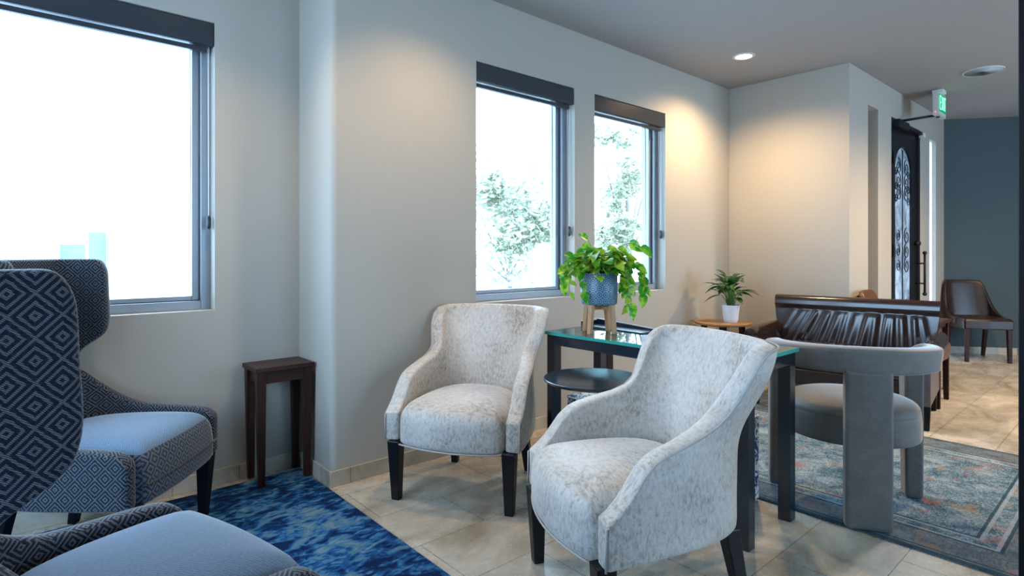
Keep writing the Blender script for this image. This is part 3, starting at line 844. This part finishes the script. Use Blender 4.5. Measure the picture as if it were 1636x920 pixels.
# round black accent table
t_ = thing('round_table', 'round black accent table on three legs beside the glass table', 'table', (2.06, 1.75, 0), 0)
MB().lathe([(0, .578), (.19, .578), (.222, .585), (.236, .594), (.236, .600), (.232, .602), (.226, .600), (0, .600)], 64).build('tabletop', M['black_metal'], t_, auto=40)
for a in (165, 285, 45):
    q = R(a - 41.5); MB().prism((.18*math.cos(q), .18*math.sin(q), .580), (.185*math.cos(q), .185*math.sin(q), 0), .030, .026).build('leg', M['black_metal'], t_, bevel=.002)

# dark post seen behind the table
t_ = thing('pedestal', 'slim dark brown wooden pedestal standing behind the glass table', 'pedestal', (2.86, 2.33, 0), 0)
MB().box(-.032, .032, -.028, .028, .02, .66).build('column', M['dark_wood'], t_, bevel=.003)
MB().box(-.07, .07, -.06, .06, 0, .02).build('base', M['dark_wood'], t_, bevel=.003)

# shallow tray on the glass
t_ = thing('serving_tray', 'shallow dark tray with pale rim on the glass table behind the planter', 'tray', (2.525, 2.03, .760), R(-3))
MB().box(-.030, .095, -.24, .185, .0, .006).build('base', M['black_metal'], t_)
m = MB(); m.box(-.035, .1, .185, .192, 0, .028)
m.add([(.095,.192,0),(.102,.192,0),(.102,-.24,0),(.095,-.24,0),(.095,.192,.034),(.102,.192,.034),(.102,-.24,.012),(.095,-.24,.012)], [(3,2,1,0),(4,5,6,7),(0,1,5,4),(1,2,6,5),(2,3,7,6),(3,0,4,7)])
m.build('rim', M['black_metal'], t_)
m = MB(); m.tube([(-.035, .1885, .030), (.0985, .1885, .036), (.0985, -.24, .014)], .003, 6); m.build('rim_edge', M['white'], t_)

# ------------------------------------------------------------------ plants
def leaf(m, base, d, up, ln, wd, droop=.3, heart=True, fold=.25):
    d = d.normalized(); side = d.cross(up)
    if side.length < .01: side = Vector((1, 0, 0))
    side.normalize(); nn = side.cross(d).normalized()
    prof = [0, .62, .95, 1, .88, .66, .38, .0] if heart else [0, .5, .85, 1, .95, .75, .42, 0]
    k = len(m.v); n = len(prof); p = Vector(base)
    for i, w_ in enumerate(prof):
        u_ = i/(n-1); q = p + d*ln*u_ - Vector((0, 0, 1))*droop*ln*u_*u_
        hw = wd/2*w_
        back = -d*ln*.10*(1 if (heart and i in (1, 2)) else 0)
        m.v += [tuple(q - side*hw + nn*hw*fold + back), tuple(q), tuple(q + side*hw + nn*hw*fold + back)]
    for i in range(n-1):
        a = k+i*3
        m.f += [(a, a+1, a+4, a+3), (a+1, a+2, a+5, a+4)]

def leafbuild(m, name, mat, parent):
    me = bpy.data.meshes.new(name); me.from_pydata(m.v, [], m.f); me.update(); me.materials.append(mat)
    for p in me.polygons: p.use_smooth = True
    o_ = bpy.data.objects.new(name, me); C.objects.link(o_); o_.parent = parent
    return o_

t_ = thing('potted_pothos', 'trailing bright-green plant in a blue patterned pot on a wooden stand on the glass table', 'plant', (2.375, 1.985, .760), R(0))
MB().lathe([(0, .150), (.088, .150), (.094, .156), (.0965, .20), (.0965, .312), (.094, .315), (.088, .312), (.086, .295), (0, .290)], 48).build('pot', M['pot'], t_, auto=40)
MB().lathe([(0, .302), (.05, .303), (.084, .298), (.084, .292), (0, .292)], 24).build('soil', M['soil'], t_)
m = MB(); m.box(-.080, .080, -.012, .012, .122, .149); m.box(-.012, .012, -.080, .080, .1222, .1488)
st = m.build('stand_cross', M['oak'], t_)
for a in (0, 90, 180, 270):
    q = R(a + 8); c_, s_ = math.cos(q), math.sin(q)
    MB().prism((.073*c_, .073*s_, .150), (.092*c_, .092*s_, 0), .026, .021).build('stand_leg', M['oak'], t_, bevel=.002)
rnd = random.Random(11)
lm, sm_ = MB(), MB()
cam_r = Vector((.7486, -.663, 0)); cam_f = Vector((.663, .7486, 0)); Z = Vector((0, 0, 1))
for i in range(190):
    a = rnd.uniform(0, 2*PI); rad = rnd.uniform(.02, .15) ** 1.0; z = .33 + rnd.uniform(0, .125) * (1 - (rad/.22)**2)
    if rad > .10: z = rnd.uniform(.30, .40)
    h = Vector((math.cos(a), math.sin(a), 0)); p = h*rad + Z*z
    d = h + Z*rnd.uniform(-.5, .55) + Vector((rnd.gauss(0, .35), rnd.gauss(0, .35), 0))
    ln = rnd.uniform(.046, .078); leaf(lm, p, d, Z + h*rnd.uniform(-.2, .6) + Vector((rnd.gauss(0, .4), rnd.gauss(0, .4), 0)), ln, ln*.82, rnd.uniform(.1, .5))
    sm_.tube([h*min(rad, .07)*.5 + Z*.29, h*rad*.7 + Z*(z*.6+.14), p], .0016, 5)
# longer leaves reaching out (local right / up / distance chosen per stem)
def stem(ctrl, leaves, ln=.085):
    pts = catmull([tuple(c) for c in ctrl], 24); sm_.tube(pts, .0020, 5)
    for u_ in leaves:
        p = pts[int(u_*23)]; q = pts[min(23, int(u_*23)+1)] - pts[max(0, int(u_*23)-1)]
        dd = q.normalized()*.5 + cam_r*rnd.uniform(-1, 1) - Z*rnd.uniform(-.3, .9) - cam_f*rnd.uniform(-.3, .6)
        l_ = ln*rnd.uniform(.6, .85); leaf(lm, p, dd, Z*rnd.uniform(.2, 1) - cam_f*.8, l_, l_*.80, rnd.uniform(.1, .4))
def P(r_, z, f_=0.0): return cam_r*r_ + Z*z + cam_f*f_
stem([P(0, .31), P(.10, .40), P(.19, .36), P(.235, .27), P(.235, .20)], [.4, .46, .52, .58, .64, .70, .76, .82, .88, .94, 1.0], .085)
stem([P(.03, .31), P(.12, .36), P(.155, .25), P(.17, .14)], [.35, .42, .5, .57, .64, .7, .76, .97, 1.0], .088)
stem([P(.03, .31, -.05), P(.10, .34, -.08), P(.14, .25, -.08), P(.15, .19, -.08)], [.4, .6, .8, 1.0], .07)
stem([P(-.02, .31), P(-.10, .39), P(-.17, .35), P(-.19, .27)], [.35, .42, .5, .57, .64, .7, .78, .85, .92, 1.0], .085)
stem([P(-.02, .31, -.04), P(-.09, .36, -.08), P(-.11, .28, -.09), P(-.10, .22, -.09)], [.4, .6, .8, 1.0], .075)
stem([P(-.03, .31), P(-.12, .38), P(-.16, .24), P(-.13, .17)], [.5, .7, .9], .06)
stem([P(.0, .31), P(.08, .43), P(.16, .47), P(.22, .455)], [.6, .8, 1.0], .10)
stem([P(.0, .31), P(-.03, .42), P(-.05, .47), P(-.06, .49)], [.6, .8, 1.0], .09)
leafbuild(lm, 'foliage', M['pothos'], t_); sm_.build('vine', M['pale_stem'], t_, smooth=True)

# round end table and its plant
t_ = thing('end_table', 'round walnut-topped end table in the far room corner behind the leather sofa arm', 'table', (4.62, 2.50, 0), 0)
MB().lathe([(0, .572), (.22, .572), (.235, .580), (.235, .592), (.228, .597), (0, .597)], 56).build('tabletop', M['walnut'], t_, auto=40)
for a in (30, 120, 210, 300):
    q = R(a); MB().prism((.15*math.cos(q), .15*math.sin(q), .573), (.18*math.cos(q), .18*math.sin(q), 0), .040, .028).build('leg', M['dark_wood'], t_, bevel=.002)
t_ = thing('potted_plant', 'dark green variegated plant in a white pot on the round walnut end table', 'plant', (4.63, 2.435, .597))
MB().lathe([(0, 0), (.054, 0), (.056, .010), (.060, .013), (.072, .135), (.0745, .137), (.0735, .143), (.068, .143), (.066, .125), (0, .122)], 40).build('pot', M['ceramic'], t_, auto=40)
MB().lathe([(0, .129), (.065, .127), (.065, .1235), (0, .1235)], 24).build('soil', M['soil'], t_)
lm, sm_ = MB(), MB(); rnd = random.Random(5)
for i in range(46):
    a = i*2.4 + rnd.uniform(-.2, .2); el = rnd.uniform(-.1, 1.3); h = Vector((math.cos(a), math.sin(a), 0))
    r1 = rnd.uniform(.03, .09)*(1.2-el*.6); z = .17 + rnd.uniform(.02, .12) + .07*el
    p = h*r1 + Z*z; ln = rnd.uniform(.12, .17)
    leaf(lm, p, h + Z*(el*.9), Z - h*.1, ln, ln*.50, rnd.uniform(.2, .6), False)
    sm_.tube([h*.02 + Z*.125, h*r1*.6 + Z*(z*.6+.05), p], .003, 5)
leafbuild(lm, 'foliage', M['aglaonema'], t_); sm_.build('stem', M['lead_stem'], t_, smooth=True)

# ------------------------------------------------------------------ three-legged curved-back chair
t_ = thing('curved_back_chair', 'slate grey velvet chair with curved band back and wide rear post, seen from behind', 'chair', (3.035, 1.0, .009), math.atan2(.515, .857))
def arcpt(a, r): return (r*math.cos(a), r*math.sin(a)*1.02)
# band: from front-left round the back to front-right
rows = []; NV = 7; NA = 49
for i in range(NV):
    v_ = i/(NV-1); row = []
    for k in range(NA):
        u_ = k/(NA-1); a = R(52) + u_*R(256); e = abs(u_-.5)*2
        r_ = .318 + .0*e
        zt = .770 - .022*sm(e) - .075*sm((e-.72)/.28); zb_ = .655 - .035*sm((e-.35)/.6)
        row.append((*arcpt(a, r_ + .012*(v_-.5)), zb_ + (zt - zb_)*v_))
    rows.append(row)
MB().grid(rows).build('backrest_band', M['grey_velvet'], t_, solid=.075, sub=2)
m = MB(); 
rows = []
for z in (.0, .006, .05, .2, .35, .5, .62, .665):
    rows.append([(-.318 - .036 + (.0 if 0 else 0) , y, z) for y in (-.095, -.05, 0, .05, .095)])
# wide rear post as a rounded slab
m = MB().box(-.350, -.284, -.090, .090, 0, .672); m.build('rear_post', M['grey_velvet'], t_, bevel=.016, segs=3)
for sy in (1, -1):
    a = R(67)*sy; c_ = arcpt(a, .318)
    MB().prism((c_[0], c_[1]*.99, .645), (c_[0]+.0, c_[1]*1.0, 0), .100, .085, .082, .075).build('front_post', M['grey_velvet'], t_, bevel=.014, segs=3)
out = [arcpt(2*PI*j/40, .285) for j in range(40)]
cushion(out, [(.97, .322, 0), (.995, .328, 0), (1, .345, 0), (1, .42, 0), (.99, .44, 0), (.985, .444, 0), (.985, .449, 0), (.99, .456, 0), (.96, .476, 0), (.88, .492, 0), (.7, .504, 0), (.4, .51, 0), (.1, .511, 0)], 'seat', M['grey_velvet'], t_, 1)

# ------------------------------------------------------------------ leather settee
t_ = thing('leather_settee', 'dark brown leather two-seat settee with rolled arms, wrinkled back towards the room', 'sofa', (4.80, 1.625, 0), R(188))
W = .565
# back: front face with gathered wrinkles
rnd = random.Random(2)
wr = [(-.52 + 1.0*i/15 + rnd.uniform(-.02, .02), rnd.uniform(.014, .030), .30 - .36*i/15 + rnd.uniform(-.04, .04), rnd.uniform(.003, .008)) for i in range(16)]
def backpt(u_, v_, side):
    """u_ -1..1 across, v_ 0..1 up; side 0 front 1 rear"""
    hw = W*(.93 + .09*sm(v_)); z = .30 + .490*v_; y = u_*hw
    x = -.275 - .050*v_ 
    if side == 0:
        x += .008*math.sin(PI*min(1, v_*1.05))*(1 - u_*u_*.6)
        if v_ > .86: x += .012
        amp = sm(v_/.15)*sm((.88-v_)/.12)
        for (c, s_, sl, am) in wr:
            d = y - (c + sl*(v_-.5))
            x += amp*am*math.exp(-(d/s_)**2)
    else: x -= .105 - .03*v_
    return (x, y, z)
rows = []; NU = 120
for j in range(29): rows.append([backpt(-1 + 2*i/NU, j/28, 0) for i in range(NU+1)])
for k in range(1, 6):   # rounded top
    a = PI*k/6; r_ = []
    for i in range(NU+1):
        f_ = backpt(-1 + 2*i/NU, 1, 0); b_ = backpt(-1 + 2*i/NU, 1, 1); c_ = ((f_[0]+b_[0])/2, f_[1]); h_ = (f_[0]-b_[0])/2
        r_.append((c_[0] + h_*math.cos(a), c_[1], f_[2] + .032*math.sin(a)))
    rows.append(r_)
for j in range(28, -1, -4): rows.append([backpt(-1 + 2*i/NU, j/28, 1) for i in range(NU+1)])
m = MB().grid(rows)
n = NU+1; R_ = len(rows)
m.f.append(tuple(i*n for i in range(R_))); m.f.append(tuple(i*n+NU for i in reversed(range(R_))))
m.build('backrest', M['leather'], t_, auto=50)
m = MB().box(-.26, .31, -W+.06, W-.06, .31, .455); m.build('seat_cushion', M['leather'], t_, bevel=.035, segs=4)
MB().box(-.30, .295, -W+.03, W-.03, .20, .315).build('seat_base', M['leather'], t_, bevel=.012)
for sy in (1, -1):
    # side panel with a sweeping lower line and rolled top
    prof = [(-.36, .16), (-.33, .53), (-.2, .53), (.24, .52), (.285, .50), (.30, .16)]
    m = MB(); y0, y1 = sy*(W-.045), sy*(W+.005); k = len(prof)
    m.add([(x, y0, z) for x, z in prof] + [(x, y1, z) for x, z in prof], [tuple(range(k)), tuple(reversed(range(k, 2*k)))] + [(i, (i+1) % k, k+(i+1) % k, k+i) for i in range(k)])
    m.build('side_panel', M['leather_side_lit'] if sy == 1 else M['leather'], t_, bevel=.008)  # one panel takes the lighter leather, coloured as if lit
    pts = [(-.34, sy*(W+.005), .540), (-.15, sy*(W+.01), .540), (.08, sy*(W+.012), .540), (.285, sy*(W+.014), .540), (.31, sy*(W+.014), .538)]
    m = MB().tube(catmull(pts, 14), [.058]*13 + [.050], 20); m.build('rolled_arm', M['leather'], t_, auto=50)
    m = MB(); 
    for rr in (.048, .036, .024, .012): m.tube([(.312, sy*(W+.014) + rr*math.cos(q/16*2*PI), .538 + rr*math.sin(q/16*2*PI)) for q in range(17)], .0028, 5)
    m.build('scroll_trim', M['leather'], t_, smooth=True)
    leg((.265, sy*(W-.02), .205), (.270, sy*(W-.02), 0), .050, .034, t_)
    leg((-.32, sy*(W-.03), .205), (-.37, sy*(W-.03), 0), .050, .034, t_)

# ------------------------------------------------------------------ leather dining chairs
def dining_chair(label, loc, rz, mat):
    t_ = thing('dining_chair', label, 'chair', loc, rz, 'brown leather dining chairs')
    out = [(.255, -.22), (.265, 0), (.255, .22), (.245, .235), (0, .23), (-.2, .215), (-.2, -.215), (0, -.23), (.245, -.235)]
    m = MB(); k = len(out)
    m.add([(x, y, .355) for x, y in out] + [(x, y, .445) for x, y in out] + [(x*.93, y*.93, .472) for x, y in out], [tuple(reversed(range(k))), tuple(range(2*k, 3*k))] + [(i, (i+1) % k, k+(i+1) % k, k+i) for i in range(k)] + [(k+i, k+(i+1) % k, 2*k+(i+1) % k, 2*k+i) for i in range(k)])
    m.build('seat', mat, t_, bevel=.012, segs=3)
    # wrap-round back whose sides slope down to the seat
    half = [(.08, .228), (-.03, .232), (-.12, .230), (-.185, .205), (-.215, .14), (-.225, .07), (-.228, 0)]
    path = catmull(half + [(x, -y) for x, y in reversed(half[:-1])], 65)
    H = [(-.228, .868), (-.205, .866), (-.192, .83), (-.175, .74), (-.15, .64), (-.11, .56), (-.06, .515), (.02, .485), (.08, .475)]
    rows = []
    for i in range(9):
        rows.append([(p.x - .085*max(0, ((.40 + (lerp_tab(H, p.x)-.40)*i/8) - .46)/.4), p.y, .40 + (lerp_tab(H, p.x) - .40)*i/8) for p in path])
    MB().grid(rows).build('backrest', mat, t_, solid=.035, sub=2)
    for sy in (1, -1):
        leg((.225, .195*sy, .36), (.228, .2*sy, 0), .042, .034, t_, M['dark_wood'])
        leg((-.18, .18*sy, .36), (-.25, .185*sy, 0), .042, .032, t_, M['dark_wood'])
    return t_
dining_chair('dark brown leather dining chair standing before the teal wall', (7.98 + .17, 1.30 + .09, 0), math.atan2(-.58, -.815), M['leather_dark'])
dining_chair('chestnut leather dining chair with its back to the entry wall, behind the settee', (5.50, 1.38, 0), R(-86), M['leather_tan'])

# small table between them
t_ = thing('end_table', 'small square dark end table between the leather chairs by the iron door', 'table', (5.96, 1.42, 0), 0)
MB().box(-.20, .20, -.20, .20, .585, .612).build('tabletop', M['dark_wood_top'], t_, bevel=.004)
for sx in (-1, 1):
    for sy in (-1, 1): MB().prism((.165*sx, .165*sy, .585), (.165*sx, .165*sy, 0), .042, .034).build('leg', M['dark_wood'], t_, bevel=.002)
MB().box(-.17, .17, -.17, .17, .545, .585).build('apron', M['dark_wood_top'], t_)

# ------------------------------------------------------------------ pieces of parts go one level deeper
def nest(child, under):
    for c in [o for o in bpy.data.objects if o.parent and o.name.split('.')[0] == child]:
        sib = [o for o in c.parent.children if o.name.split('.')[0] == under]
        if sib:
            sib.sort(key=lambda o: (sum((Vector(v) for v in o.bound_box), Vector()) / 8 - sum((Vector(v) for v in c.bound_box), Vector()) / 8).length)
            c.parent = sib[0]
nest('soil', 'pot'); nest('letters', 'face_panel'); nest('cord_pull', 'cord'); nest('scroll_trim', 'rolled_arm')
nest('closer_arm', 'closer_body'); nest('rim_edge', 'rim'); nest('scrollwork', 'glass_panel')
